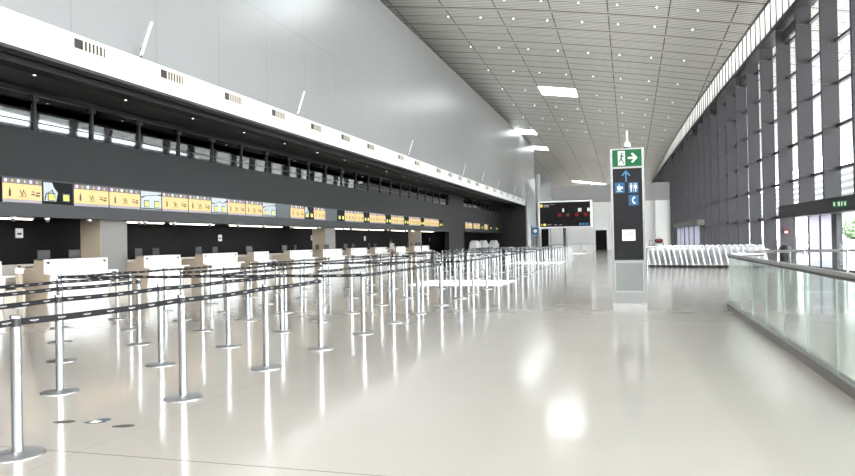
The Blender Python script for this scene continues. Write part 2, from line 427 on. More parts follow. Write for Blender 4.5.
# far portal
trim(box_along(MB(), 64, 84, -.5, .1, 2.5, 2.95), 'pillar')
for a in (65.5, 69.3, 73.1, 76.9, 80.4):
    nd += 1; d = struct(box_along(MB(), a, a + 3.4, -.1, -.06, .1, 2.5).build('door_%d' % nd, 'door_frost'))
    b = MB(); box_along(b, a - .12, a, -.12, 0, 0, 2.5); box_along(b, a + 3.4, a + 3.5, -.12, 0, 0, 2.5); b.build('door_frame', 'fin_dark', d)

# outside
b = MB(); b.box(12.6, 90, -60, 320, -.4, -.1); struct(b.build('ground', 'ground'))
t = thing('car_park_building', 'white and black louvred building outside beyond the window wall', 'building', (0, 0, 0))
b = MB(); b.box(30, 40, 40, 300, 5.7, 11.3); b.build('louvred_storey', 'louvre', t)
for k in range(9): b = MB(); b.box(31, 31.8, 44 + k * 30, 44.8 + k * 30, -.1, 5.7); b.build('column', 'ground', t)
for k, (tx, ty, r) in enumerate(((66.0, 196, 2.6), (70.5, 211, 2.4))):
    b = MB(); bmesh.ops.create_icosphere(b.b, subdivisions=4, radius=r, matrix=Matrix.Translation((tx - 12, ty, 2.6)))
    for v in b.b.verts: v.co += Vector((random.uniform(-.5, .5), random.uniform(-.5, .5), random.uniform(-.5, .5)))
    t = thing('tree', ['pale green tree outside, seen through the open doorway at the right edge', 'green tree farther along the road outside'][k], 'tree', (0, 0, 0), 0, 'trees outside the terminal')
    b.build('crown', 'leaf', t); b = MB(); b.tube([(tx - 12, ty, -.1), (tx - 12, ty, 2.5)], .25); b.build('trunk', 'tan', t)

# ------------------------------------------------------------------ pillars in front of the recess
for k, (ya, yb) in enumerate(((18.85, 20.05), (36.25, 37.6), (54.2, 55.2))):
    b = MB(); b.box(-17.2, -16.4, ya, yb, 0, 2.5); o = trim(b, 'pillar')
    b = MB(); b.box(-17.2, -16.41, ya - .03, ya, 0, 2.5); b.build('side_panel', 'tan', o)
# ------------------------------------------------------------------ vents, antennas on the fascia
vy = [14.1, 17.4, 20.75, 24.0, 27.4, 30.7, 34.1, 39.2, 42.5, 47.8, 51.2, 54.5, 57.7, 61.0, 65.5, 69.5, 73.5, 77.5, 81.5, 85.5, 89.0]
def vent0():
    t = thing('air_vent', '', 'vent', (-13.0, vy[0], 6.45), 0, 'air vents along the white fascia')
    b = MB(); b.box(0, .03, -.03, 1.1, -.03, .0); b.box(0, .03, -.03, 1.1, .24, .27); b.box(0, .03, -.03, 0, 0, .24); b.box(0, .03, 1.07, 1.1, 0, .24); b.build('frame', 'cream', t)
    b = MB(); b.box(.0, .006, 0, 1.07, 0, .24); b.build('duct', 'vent_dark', t)
    for k in range(6):
        b = MB(); yk = .3 + k * .13; b.box(.006, .03, yk, yk + .06, .01, .23, .3); b.build('blade', 'cream', t)
    return t
v0 = vent0()
for k, y in enumerate(vy):
    lab = 'rectangular air grille in the white fascia, %s from the left' % ORD[k]
    if k == 0: v0['label'] = lab
    else: dup(v0, (-13.0, y, 6.45), 0, lab)
ay = [16.74, 26.45, 41.65, 56.4, 64.1, 72.3, 82.8, 89.2]
a0 = thing('fascia_antenna', '', 'lamp', (-13.12, ay[0], 6.8), 0, 'tilted white antenna blades standing on the fascia')  # tilted antenna blades that give no light
b = MB(); b.box(-.07, .07, -.07, .07, 0, .03); b.tube([(0, 0, .03), (0, .02, .34)], .03); b.build('bracket', 'duct', a0)
b = MB(); b.loft([[(p + w2, q2 + w3, z2) for w2, w3 in ((-.02, -.04), (.02, -.04), (.02, .04), (-.02, .04))] for p, q2, z2 in ((.0, .0, .12), (.27, .14, 1.08))]); b.build('antenna_blade', 'white', a0)
for k, y in enumerate(ay):
    lab = 'white tilted antenna blade standing on the fascia, %s from the left' % ORD[k]
    if k == 0: a0['label'] = lab
    else: dup(a0, (-13.12, y, 6.8), 0, lab)
# soffit spots
s0 = thing('soffit_spotlight', '', 'lamp', (-15.0, 15, 6.02), 0, 'small spotlights in the dark soffit')
b = MB(); b.lathe([(.06, -.03), (.06, 0)]); b.build('ring', 'duct', s0); b = MB(); b.lathe([(.03, -.035), (.03, -.03)]); b.build('lamp_disc', 'lamp', s0)
for k in range(14):
    lab = 'small round spotlight in the dark soffit, %s from the left' % ORD[k]; y = 14.5 + k * 3.4
    if k == 0: s0['label'] = lab; s0.location = (-14.6, y, 6.02)
    else: dup(s0, (-14.6, y, 6.02), 0, lab)

# ------------------------------------------------------------------ display band
D = [14.7, 16.04, 17.19, 18.68, 20.18, 21.31, 22.87, 24.38, 25.53, 26.96, 28.44, 29.7, 31.15, 32.71, 33.79, 35.28, 36.89, 37.98, 41.02, 42.06, 45.12, 46.28, 49.22, 50.49, 52.43, 53.8, 55.39, 56.75, 58.83, 60.01]
def text_mesh(body, size, m, parent, mat4, name='lettering'):
    cu = bpy.data.curves.new('t', 'FONT'); cu.body = body; cu.size = size; cu.extrude = .002; cu.align_x = 'CENTER'; cu.align_y = 'CENTER'
    to = bpy.data.objects.new('t', cu); COL.objects.link(to)
    bpy.context.view_layer.update()
    me = bpy.data.meshes.new_from_object(to.evaluated_get(bpy.context.evaluated_depsgraph_get()))
    bpy.data.objects.remove(to); me.materials.clear(); me.materials.append(M[m]); me.transform(mat4)
    o = bpy.data.objects.new(name, me); COL.objects.link(o); o.parent = parent; return o
def notice(loc, w, n, lab):
    # local: y along, z up, facing +x
    t = thing('notice_panel', lab, 'sign', loc, 0, 'backlit yellow notice panels above the desks')
    b = MB(); b.box(0, .05, 0, w, 0, .67); b.build('case', 'black', t)
    b = MB(); b.box(.05, .058, .015, w - .015, .09, .52); b.build('notice_face', 'orange', t)
    b = MB(); b.box(.05, .058, .015, w - .015, .53, .66); b.build('header_strip', 'header', t)
    b = MB(); b.box(.05, .058, .015, w - .015, .01, .085); b.build('footer_strip', 'footer', t)
    for i, cc in enumerate(('pink', 'mint', 'violet')):
        yc = w * (.08 + .31 * i); b = MB(); b.loft([[(.058 + dx, yc + .045 * math.cos(a), .595 + .045 * math.sin(a)) for a in [2 * PI * q / 12 for q in range(12)]] for dx in (0, .006)]); b.build('round_symbol', cc, t)
        yc = w * (.24 + .31 * i); b = MB(); b.prism_x([(yc - .012, .63), (yc + .012, .63), (yc + .012, .59), (yc + .035, .59), (yc, .55), (yc - .035, .59), (yc - .012, .59)], .058, .064); b.build('arrow_symbol', 'yellow', t)
    # bottle, scissors/brushes, cartridges
    yc = w * .18; b = MB(); b.prism_x([(yc - .035, .17), (yc + .035, .17), (yc + .035, .32), (yc + .012, .36), (yc + .012, .41), (yc - .012, .41), (yc - .012, .36), (yc - .035, .32)], .058, .062); b.build('bottle_symbol', 'ink', t)
    yc = w * .5; b = MB()
    for dy, a in ((-.06, .5), (0, -.3), (.06, .6)):
        c0, s0_ = math.cos(a), math.sin(a); b.prism_x([(yc + dy + c0 * p - s0_ * r, .28 + s0_ * p + c0 * r) for p, r in ((-.012, -.09), (.012, -.09), (.012, .09), (-.012, .09))], .058, .062)
    b.box(.058, .062, yc - .12, yc + .12, .17, .185); b.build('tools_symbol', 'ink', t)
    yc = w * .83; b = MB(); b.box(.058, .062, yc - .15, yc - .02, .23, .27); b.box(.058, .062, yc + .01, yc + .15, .28, .32); b.box(.058, .062, yc + .0, yc + .14, .2, .25); b.box(.058, .062, yc - .14, yc - .04, .31, .34); b.build('objects_symbol', 'ink', t)
    return t
def screen(loc, w, style, k, lab, nums=None):
    t = thing('desk_screen', lab, 'screen', loc, 0, 'screens between the notice panels')
    b = MB(); b.box(0, .05, 0, w, 0, .67); b.build('case', 'black', t)
    if style == 'blank':
        b = MB(); b.box(.05, .058, .02, w - .02, .02, .65); b.build('screen_face', 'blank', t); return t
    b = MB(); b.box(.05, .056, .02, w - .02, .02, .65); b.build('screen_face', 'scr_white' if style == 'white' else 'screen', t)
    if style == 'mixed':
        b = MB(); b.prism_x([(.03, .1), (w * .42, .1), (w * .48, .35), (w * .35, .5), (w * .3, .63), (.03, .63)], .056, .058); b.build('picture', 'scr_white', t)
        b = MB(); b.tube([(.06, w * .06, .12), (.06, w * .1, .3), (.06, w * .3, .42), (.06, w * .38, .2)], .02, 6); b.build('dark_reflection', 'black', t)  # dark stroke painted as a reflection on the screen
    if style == 'white':
        b = MB(); s = (-1) ** k
        b.tube([(.06, w * .04, .43), (.06, w * .25, .46 + .04 * s), (.06, w * .5, .52), (.06, w * .75, .5 + .05 * s), (.06, w * .95, .55)], [.03, .01, .012, .01, .035], 6)
        b.tube([(.06, w * .04, .06), (.06, w * .96, .06)], .022, 6); b.build('dark_reflection', 'black', t)  # dark strokes painted as reflections across the pale screen
    for i in range(2):
        yc = w * (.27 + .48 * i); b = MB(); b.box(.056, .07, yc - .13, yc + .13, .11, .34); o = b.build('number_plate', 'blank', t)
        b = MB(); b.box(.07, .074, yc - .10, yc + .10, .14, .29); b.build('lit_number', 'lime', o)
        if nums:
            text_mesh(nums[i], .12, 'ink', o, Matrix(((0, 0, 1, .077), (1, 0, 0, yc), (0, 1, 0, .215), (0, 0, 0, 1))), 'number')
    return t
BX, BZ = -15.995, 2.79
seq = [('N', 14.7, 16.04), ('mixed', 16.04, 17.19), ('N', 17.19, 18.68), ('N', 18.68, 20.18), ('white', 20.18, 21.31), ('N', 21.31, 22.87), ('N', 22.87, 24.38),
       ('white', 24.38, 25.53), ('N', 25.53, 26.96), ('N', 26.96, 28.44), ('white', 28.44, 29.7), ('blank', 29.7, 31.15), ('N', 31.15, 32.71), ('mixed', 32.71, 33.79), ('N', 33.79, 35.28),
       ('blank', 35.28, 36.89), ('black', 36.89, 37.98), ('N', 37.98, 39.5), ('N', 39.5, 41.02), ('black', 41.02, 42.06), ('N', 42.06, 43.6), ('N', 43.6, 45.12), ('black', 45.12, 46.28), ('N', 46.28, 47.75), ('N', 47.75, 49.22),
       ('black', 49.22, 50.4), ('N', 50.4, 52.0), ('N', 52.0, 53.5), ('black', 53.5, 54.5), ('N', 54.5, 56.1), ('N', 56.1, 57.6), ('N', 57.6, 59.1), ('black', 59.1, 60.4)]
nn = ns = 0
for k, (kd, a, c_) in enumerate(seq):
    if kd == 'N':
        notice((BX, a + .01, BZ), c_ - a - .02, k, 'backlit yellow notice panel with prohibited item symbols, %s from the left' % ORD[nn]); nn += 1
    else:
        desc = {'mixed': 'half black and half pale screen with two lit numbers', 'white': 'pale screen with two lit yellow numbers', 'blank': 'blank grey switched off screen', 'black': 'black screen with two small lit numbers'}[kd]
        screen((BX, a + .01, BZ), c_ - a - .02, kd, k, '%s, %s screen from the left' % (desc, ORD[ns]), ('E03', 'E04') if k == 1 else None); ns += 1
for k, (kd, a, c_) in enumerate([('N', 69.3, 70.9), ('N', 71.0, 72.6), ('N', 73.2, 74.8), ('N', 75.0, 76.6), ('black', 77.2, 78.2), ('N', 79.0, 81.0), ('black', 82.4, 83.6), ('black', 86.5, 87.7)]):
    if kd == 'N':
        notice((BX, a, BZ), c_ - a, k, 'yellow notice panel beyond the broad dark pier, %s from the left' % ORD[{0: 0, 1: 1, 2: 2, 3: 3, 5: 4}[k]])
    else:
        screen((BX, a, BZ), c_ - a, kd, k, 'black lit number screen beyond the broad dark pier, %s there' % ORD[{4: 0, 6: 1, 7: 2}[k]])

# ------------------------------------------------------------------ tubes and small fixtures below the band
tb = [(13.4, 16.5), (19.6, 22.5), (22.8, 25.8), (26.9, 31.8), (33.0, 35.8), (36.6, 40.6), (41.0, 47.0), (48.5, 52.5), (53.5, 60)]
for k, (a, c_) in enumerate(tb):
    t = thing('strip_lamp', 'thin lit ceiling strip lamp above the desks, %s from the left' % ORD[k], 'lamp', (-16.75, a, 2.375), 0, 'strip lamps over the check-in desks')
    b = MB(); b.box(-.06, .06, 0, c_ - a, .04, .12); b.build('housing', 'steel_dull', t)
    b = MB(); b.tube([(.02, .05, .02), (.02, c_ - a - .05, .02)], .025); b.build('lamp_tube', 'tube', t)
c0 = thing('dome_camera', '', 'camera', (-15.9, 13, 2.42), 0, 'dome cameras under the band')
b = MB(); b.lathe([(.07, -.06), (.08, 0)], n=12); b.build('mount', 'white', c0)
b = MB(); b.lathe([(.02, -.14), (.05, -.12), (.065, -.06)], n=12); b.build('dome', 'duct', c0, smooth=True)
cyl = [14.55, 15.2, 16.35, 18.0, 20.3, 20.6, 22.2, 24.5, 26.6, 28.8, 31.5, 34.8, 38.2, 42.3, 46, 50, 54, 58]
for k, y in enumerate(cyl):
    lab = 'small white dome camera under the grey strip, %s from the left' % ORD[k]
    if k == 0: c0['label'] = lab; c0.location.y = y
    else: dup(c0, (-16.1, y, 2.42), 0, lab)
c0.location.x = -16.1
for k, (y, z) in enumerate(((17.75, 1.89), (29.1, 1.74), (39.1, 1.75), (48, 1.7), (65.3, 1.6))):
    t = thing('wall_notice', 'small white notice on the black back wall, %s from the left' % ORD[k], 'sign', (-18.6, y, z), 0, 'white notices on the back wall')
    b = MB(); b.box(0, .03, -.14, .14, 0, .30); b.build('board', 'white', t); b = MB(); b.box(.03, .034, -.08, .08, .1, .16); b.build('print', 'ink', t)

# ------------------------------------------------------------------ check-in desks
def desk(y0, y1, lab, marks=True):
    w = y1 - y0
    t = thing('checkin_desk', lab, 'desk', (-15.7, y0, 0), 0, 'check-in desks under the display band')
    side = [(-.95, 0), (-.95, 1.0), (-.34, 1.0), (-.34, 1.20), (0, 1.20), (0, .82), (.20, .79), (.05, 0)]
    for e in (0, w - .04): b = MB(); b.prism_y(side, e, e + .04); b.build('side_panel', 'tan', t)
    b = MB(); b.prism_y([(-.34, .7), (-.34, 1.19), (-.012, 1.19), (-.012, .7)], .04, w - .04); b.build('cabinet', 'cream', t)
    b = MB(); b.box(-.012, .012, 0, w, .86, 1.21); b.build('front_panel', 'desk_white', t)
    b = MB(); b.prism_y([(.19, .78), (.05, .02), (.03, .02), (.17, .78)], .04, w - .04); b.build('lower_panel', 'desk_white', t)
    b = MB(); b.box(-.02, .26, 0, w + .18, .80, .835); b.build('bag_shelf', 'desk_white', t)
    b = MB(); b.box(-.34, .02, 0, w, 1.205, 1.225); b.box(-.93, -.34, 0, w, 1.0, 1.02); b.build('counter_top', 'steel_dull', t)
    if marks:
        for yc in ((.14, w - .14) if w > 1.6 else (w - .2,)):
            b = MB(); b.prism_x([(yc - .09, 1.16), (yc + .09, 1.16), (yc + .05, 1.11), (yc + .01, 1.08), (yc - .04, 1.11)], .012, .018); b.build('emblem', 'ink', t)
    return t
def monitor(y, lab):
    t = thing('monitor', lab, 'monitor', (-16.3, y, 1.02), PI / 2 + random.uniform(-.15, .15), 'desk monitors')
    b = MB(); b.box(-.10, .10, -.08, .08, 0, .015); b.tube([(0, .02, .015), (0, .02, .25)], .018); b.build('stand', 'black', t)
    b = MB(); b.box(-.21, .21, -.0, .03, .17, .46); b.build('screen_case', 'black', t)
    b = MB(); b.box(-.19, .19, .03, .034, .19, .44); b.build('screen_face', 'blank', t)
desks = [(12.2, 14.42), (15.8, 18.27), (20.0, 21.97), (23.4, 25.82), (27.2, 28.47), (30.56, 33.0), (34.34, 36.92), (38.26, 40.87), (42.3, 44.62), (46.52, 48.57), (50.79, 52.6), (52.9, 54.93)]
nm = 0
for k, (a, c_) in enumerate(desks):
    desk(a, c_, 'white fronted tan check-in desk, %s from the left' % ORD[k])
    for yc in ((a + (c_ - a) * .25, a + (c_ - a) * .72) if c_ - a > 1.5 else ((a + c_) / 2,)):
        if k == 0: continue
        monitor(yc, 'black monitor behind the check-in desks, %s from the left' % ORD[nm]); nm += 1
for k, (a, c_) in enumerate(zip([14.5] + [d[1] for d in desks[1:-1]], [d[0] for d in desks[1:]])):
    if c_ - a < .5: continue
    t = thing('baggage_conveyor', 'low cream baggage conveyor between check-in desks, %s from the left' % ORD[k], 'conveyor', (-16.1, (a + c_) / 2, 0), 0, 'baggage conveyors between the desks')
    h = (c_ - a) / 2 - .2
    if k == 0: h = .4
    b = MB(); b.box(-1.6, 0, -h, h, 0, .42); b.build('body', 'cream', t); b = MB(); b.box(-1.6, -.02, -h + .08, h - .08, .42, .45); b.build('conveyor_belt', 'rubber', t)
    b = MB(); b.box(-1.62, -1.5, -h, h, .42, .95); b.build('back_guard', 'cream', t)
# low cream panel along the back of the recess
b = MB(); b.box(-18.6, -18.5, Y0, 62, 0, 1.05); trim(b, 'cream')
# far angled desks
for k, y in enumerate((70.8, 75.2, 81.5)):
    t = thing('service_desk', 'white desk with sloping hood beyond the dark pier, %s from the left' % ORD[k], 'desk', (-15.2, y, 0), 0, 'sloping white desks in the far recess')
    b = MB(); b.box(-.5, .3, -.9, .9, 0, .95); b.build('base', 'desk_white', t)
    b = MB(); b.prism_x([(-1.2, .95), (1.7, .95), (1.5, 1.02), (-.1, 1.55), (-.9, 1.35)], -.45, .25); b.build('hood', 'white', t)
b = MB(); b.box(-18.0, -17.6, 69.6, 72.6, 0, 2.5); trim(b, 'tan')
# dispenser post beside the first desk
t = thing('sanitizer_post', 'slim beige dispenser post with a red and white top beside the left desk', 'dispenser', (-15.2, 14.5, 0))
b = MB(); b.lathe([(.16, 0), (.16, .02), (.02, .04)]); b.build('base', 'steel_dull', t)
b = MB(); b.box(-.05, .05, -.06, .06, .03, .9); b.build('post', 'tan', t, bevel=.01)
b = MB(); b.box(-.06, .08, -.07, .07, .9, 1.0); b.prism_y([(-.06, 1.0), (.14, 1.0), (.02, 1.05)], -.09, .09); b.build('dispenser_head', 'white', t)
b = MB(); b.box(-.03, .03, -.03, .03, 1.03, 1.1); b.build('pump', 'redcloth', t)

# ------------------------------------------------------------------ queue posts
RX = [-4.28, -5.78, -7.35, -8.87, -10.46]
RY = [2.3, 4.12, 6.0, 7.66, 9.22, 10.9, 12.45, 14.05, 15.93, 17.9, 19.43, 21.4, 23.4, 25.4] + [25.4 + 1.75 * k for k in range(1, 18)]
rown = ['in the row nearest the walkway', 'in the second row from the walkway', 'in the middle row', 'in the fourth row from the walkway', 'in the row nearest the desks']
first = [0, 1, 2, 3, 4]       # rows start outside the frame
def post0():
    t = thing('queue_post', '', 'queue post', (0, 0, 0), 0, 'steel queue posts with belts')
    b = MB(); b.lathe([(.185, 0), (.185, .008), (.17, .016), (.06, .026), (.045, .03)], n=28); b.build('base', 'steel_dull', t, smooth=True)
    b = MB(); b.lathe([(.0375, .028), (.0375, .94)], n=20); b.build('pole', 'steel', t, smooth=True)
    b = MB(); b.lathe([(.034, .94), (.034, 1.0)], n=20); b.build('belt_cassette', 'black', t, smooth=True)
    b = MB(); b.lathe([(.0385, 1.0), (.0385, 1.018), (.034, 1.024)], n=20); o = b.build('cap', 'steel', t, smooth=True)
    return t
P0 = post0(); used = [False]
def place_post(x, y, lab, group=None):
    if not used[0]:
        used[0] = True; P0.location = (x, y, 0); P0['label'] = lab; o = P0
    else: o = dup(P0, (x, y, 0), 0, lab)
    if group: o['group'] = group
    return o
meshes = {}
def belt(src, dx, dy):
    L = math.hypot(dx, dy); key = (round(dx, 2), round(dy, 2))
    if key not in meshes:
        t = Vector((dx, dy, 0)) / L; n = Vector((-t.y, t.x, 0)) * .0015
        a, e = t * .034, t * (L - .034); bm = bmesh.new(); uvl = bm.loops.layers.uv.new('UVMap')
        za, zb = .947, .997; N = 6; rows = []
        for k in range(N + 1):
            f = k / N; p = a.lerp(e, f); sag = -.012 * 4 * f * (1 - f)
            rows.append([(bm.verts.new(p + n * s + Vector((0, 0, z + sag))), f * L, (z - (za + zb) / 2) * 1.0) for s, z in ((1, za), (1, zb), (-1, zb), (-1, za))])
        for r1, r2 in zip(rows, rows[1:]):
            for i in range(4):
                q4 = (r1[i], r1[(i + 1) % 4], r2[(i + 1) % 4], r2[i]); f = bm.faces.new([q[0] for q in q4])
                for lp, q in zip(f.loops, q4): lp[uvl].uv = (q[1], q[2])
        me = bpy.data.meshes.new('belt'); bm.to_mesh(me); bm.free(); me.materials.append(M['belt']); meshes[key] = me
    o = bpy.data.objects.new('belt', meshes[key]); COL.objects.link(o); o.parent = src; return o
BND = {5, 9, 13, 17, 21, 25}                     # columns with a cross belt
posts = {}
def pos(r, k): return (-4.34, 4.1) if (r, k) == (0, 1) else (RX[r], RY[k])
def link(o, a, c_): p, q = pos(*a), pos(*c_); belt(o, q[0] - p[0], q[1] - p[1])
for r, x in enumerate(RX):
    c = 0
    for k, y in enumerate(RY):
        if k < first[r]: continue
        if k == first[r]: lab = 'steel queue post just past the left picture edge ' + rown[r]
        else: lab = 'steel queue post, %s from the left %s' % (ORD[c], rown[r]); c += 1
        posts[r, k] = place_post(*pos(r, k), lab)
for (r, k), o in posts.items():
    if (r, k + 1) in posts:
        gap = (k + 1 in BND) if r % 2 == 0 else (k in BND)
        if not gap: link(o, (r, k), (r, k + 1))
    if k in BND and (r + 1, k) in posts: link(o, (r, k), (r + 1, k))
far = [(-7.6, 74), (-6.2, 74), (-4.9, 75), (-3.6, 76), (-4.4, 80), (-5.6, 81)]
pf = [place_post(x, y, 'far steel queue post before the end wall, %s from the left' % ORD[k], 'far queue posts before the end wall') for k, (x, y) in enumerate(far)]
for a, c_ in ((0, 1), (1, 2), (2, 3)): belt(pf[a], far[c_][0] - far[a][0], far[c_][1] - far[a][1])
for k, (x, y) in enumerate(((-5.3, 78), (-4.1, 78))):
    t = thing('white_barrier', 'white upright barrier panel before the end wall, %s one' % ('left', 'right')[k], 'barrier', (x, y, 0), 0, 'white barrier panels')
    b = MB(); b.box(-.45, .45, -.03, .03, .05, .98); b.build('panel', 'white', t, bevel=.02); b = MB(); b.box(-.4, -.3, -.2, .2, 0, .05); b.box(.3, .4, -.2, .2, 0, .05); b.build('foot', 'steel_dull', t)

# ------------------------------------------------------------------ floor stickers
for k, (x, y, m1, lab) in enumerate(((-4.75, 4.97, 'sticker', 'worn grey oval floor sticker, nearest the left foreground post'), (-4.47, 5.02, 'sticker_blue', 'blue and grey footprint floor sticker between two plain ones'), (-4.13, 4.96, 'sticker', 'worn grey oval floor sticker, right of the blue one'))):
    t = thing('floor_sticker', lab, 'sticker', (x, y, 0), .35, 'floor stickers near the first posts')
    b = MB(); b.prism_z([(.095 * math.cos(a), .045 * math.sin(a) * (1 + .2 * math.cos(a))) for a in [2 * PI * q / 24 for q in range(24)]], .0006, .0022)
    if k == 1: b.prism_z([(.05 + .06 * math.cos(a), .07 + .05 * math.sin(a)) for a in [2 * PI * q / 20 for q in range(20)]], .0006, .0025)
    b.build('print', m1, t)
    if k == 1:
        b = MB(); b.prism_z([(-.04, -.02), (.03, -.03), (.05, .03), (-.02, .05)], .0025, .0032); b.build('mark', 'paper', t)

# ------------------------------------------------------------------ wayfinding pylon
PY = 16.8
t = thing('signpost_pylon', 'tall silver and black wayfinding pylon with green exit sign', 'sign pylon', (-.01, PY, 0))
b = MB(); b.box(-.385, .385, .03, .33, .0, .20); b.build('plinth', 'pyl_frame', t)
b = MB(); b.box(-.375, -.325, 0, .36, .20, 3.57); b.box(.325, .375, 0, .36, .20, 3.57); b.box(-.325, .325, .0, .36, .96, .99); b.box(-.325, .325, 0, .36, 3.11, 3.15); b.box(-.325, .325, 0, .36, 3.54, 3.57); b.box(-.325, .325, 0, .36, .20, .24)
b.box(-.325, .325, .30, .36, .24, 3.54); b.build('frame', 'pyl_frame', t)
b = MB(); b.box(-.325, .325, .02, .3, .99, 3.11); b.build('black_face', 'pyl_black', t)
b = MB(); b.box(-.325, .325, .02, .3, .24, .96); b.build('grey_face', 'pyl_grey', t)
b = MB(); b.box(-.325, -.30, .0, .02, .24, .96); b.box(.30, .325, .0, .02, .24, .96); b.box(-.30, .30, 0, .02, .24, .275); b.box(-.30, .30, 0, .02, .925, .96); b.build('panel_border', 'border', t)
b = MB(); b.box(-.325, .325, -.01, .3, 3.15, 3.54); ex = b.build('exit_sign', 'green', t)
def flat(mb, poly, y0=-.016, y1=-.010): return mb.prism_y(poly, y0, y1)
b = MB(); b.box(-.20, -.04, -.016, -.01, 3.18, 3.51); ed = b.build('exit_door', 'signwhite', ex)
b = MB()
cx_, cz = -.12, 3.34
flat(b, [(cx_ + .01 + .022 * math.cos(a), cz + .115 + .022 * math.sin(a)) for a in [2 * PI * q / 10 for q in range(10)]], -.02, -.016)
for seg in ([(-.005, .085), (.03, .085), (.01, -.02), (-.03, -.02)], [(.025, .08), (.07, .03), (.06, .02), (.015, .06)], [(-.005, .085), (-.06, .05), (-.055, .035), (-.0, .06)],
            [(-.03, -.02), (.01, -.02), (.045, -.07), (.03, -.085), (-.01, -.045)], [(.03, -.085), (.045, -.07), (.06, -.13), (.04, -.13)], [(-.03, -.01), (-.005, -.02), (-.045, -.08), (-.06, -.065)], [(-.06, -.065), (-.045, -.08), (-.10, -.10), (-.105, -.085)]):
    flat(b, [(cx_ + p, cz + r_) for p, r_ in seg], -.02, -.016)
b.build('running_figure', 'green', ex)
b = MB(); flat(b, [(.02, 3.32), (.02, 3.37), (.15, 3.37), (.09, 3.44), (.13, 3.46), (.24, 3.345), (.13, 3.23), (.09, 3.25), (.15, 3.32)]); b.build('exit_arrow', 'signwhite', ex)
b = MB(); zc = 2.93
flat(b, [(-.045, zc - .13), (-.015, zc - .13), (-.015, zc + .06), (.05, zc - .0), (.07, zc + .02), (-.03, zc + .14), (-.13, zc + .02), (-.11, zc), (-.045, zc + .06)], .014, .02); b.build('up_arrow', 'arrowblue', t)
def tile(cx, cz):
    b = MB(); b.box(cx - .11, cx + .11, .012, .02, cz - .12, cz + .12); return b.build('blue_tile', 'blue', t)
o = tile(-.175, 2.665); b = MB()
flat(b, [(-.24, 2.70), (-.13, 2.70), (-.14, 2.63), (-.16, 2.60), (-.21, 2.60), (-.23, 2.63)], .008, .012); flat(b, [(-.13, 2.69), (-.10, 2.685), (-.10, 2.645), (-.14, 2.635)], .008, .012); flat(b, [(-.25, 2.585), (-.11, 2.585), (-.11, 2.573), (-.25, 2.573)], .008, .012); flat(b, [(-.2, 2.71), (-.185, 2.71), (-.175, 2.755), (-.19, 2.755)], .008, .012); b.build('cup_symbol', 'signwhite', o)
o = tile(.13, 2.66); b = MB()
for s in (-1, 1):
    c_ = .13 + .05 * s
    flat(b, [(c_ + .017 * math.cos(a), 2.745 + .017 * math.sin(a)) for a in [2 * PI * q / 10 for q in range(10)]], .008, .012)
    flat(b, [(c_ - .03, 2.72), (c_ + .03, 2.72), (c_ + (.035 if s > 0 else .018), 2.64), (c_ + .012, 2.64), (c_ + .012, 2.565), (c_ - .012, 2.565), (c_ - .012, 2.64), (c_ - (.035 if s > 0 else .018), 2.64)], .008, .012)
flat(b, [(.126, 2.76), (.134, 2.76), (.134, 2.56), (.126, 2.56)], .008, .012); b.build('toilets_symbol', 'signwhite', o)
o = tile(.13, 2.37); b = MB()
flat(b, [(.17, 2.45), (.13, 2.45), (.095, 2.41), (.095, 2.33), (.13, 2.285), (.17, 2.285), (.17, 2.32), (.145, 2.325), (.125, 2.35), (.125, 2.39), (.145, 2.415), (.17, 2.42)], .008, .012); b.build('telephone_symbol', 'signwhite', o)
b = MB(); b.box(-.14, .15, .012, .02, 1.44, 1.69); o = b.build('paper_notice', 'paper', t)
b = MB(); b.box(-.07, .11, .009, .012, 1.585, 1.605); b.box(-.09, .10, .009, .012, 1.555, 1.57); b.box(-.07, .06, .009, .012, 1.50, 1.512); b.build('print', 'ink', o)
t2 = thing('security_camera', 'white security camera on a stub mast on top of the pylon', 'camera', (0, PY + .18, 3.57))
b = MB(); b.lathe([(.085, 0), (.085, .05), (.05, .06)], n=16); b.build('base', 'duct', t2); b = MB(); b.lathe([(.07, .06), (.075, .14), (.03, .18), (.022, .20), (.022, .42), (.01, .43)], n=16); b.build('mast', 'white', t2, smooth=True)

# ------------------------------------------------------------------ flight board
t = thing('flight_board', 'wide black flight information board on a pole with red lights', 'display board', (-4.9, 57, 0), 0)
b = MB(); b.box(-2.12, 2.12, .0, .35, 2.42, 4.6); b.build('case', 'white', t, bevel=.03)
b = MB(); b.box(-2.0, 1.98, -.02, .0, 2.52, 4.48); b.build('screen_face', 'screen', t)
b = MB(); b.lathe([(.13, .02), (.13, 2.42)], -.05, .15, 14); b.build('pole', 'black', t, smooth=True); b = MB(); b.box(-.5, .4, -.15, .45, 0, .02); b.build('base', 'duct', t)
def disc(mb, cx, cz, r, y0, y1, n=14): return mb.prism_y([(cx + r * math.cos(2 * PI * q / n), cz + r * math.sin(2 * PI * q / n)) for q in range(n)], y0, y1)
for cx, mm in ((-.42, 'red'), (.22, None), (.93, 'red'), (1.62, 'red')):
    b = disc(MB(), cx, 3.45, .15, -.03, -.02); b.build('warning_light', M['red'] if mm else mat('dim_red', (.03, .006, .007), .6, emit=(.2, .01, .02), estr=.2), t)
for cx, w, h in ((-.13, .07, .14), (1.17, .13, .14), (1.86, .10, .14)):
    b = MB(); b.box(cx - w, cx + w, -.03, -.02, 3.83 - h, 3.83 + h); b.build('pale_reflection', 'signwhite', t)  # pale glowing rectangles painted in as reflections on the board
b = disc(MB(), -1.88, 4.22, .13, -.03, -.02); b.build('round_symbol', 'yellow', t)
b = MB(); b.box(-1.68, -1.25, -.03, -.02, 4.22, 4.30); b.box(-1.15, -.8, -.03, -.02, 4.30, 4.33); b.box(-1.68, -1.25, -.03, -.02, 4.12, 4.17); b.build('title_text', 'footer', t)
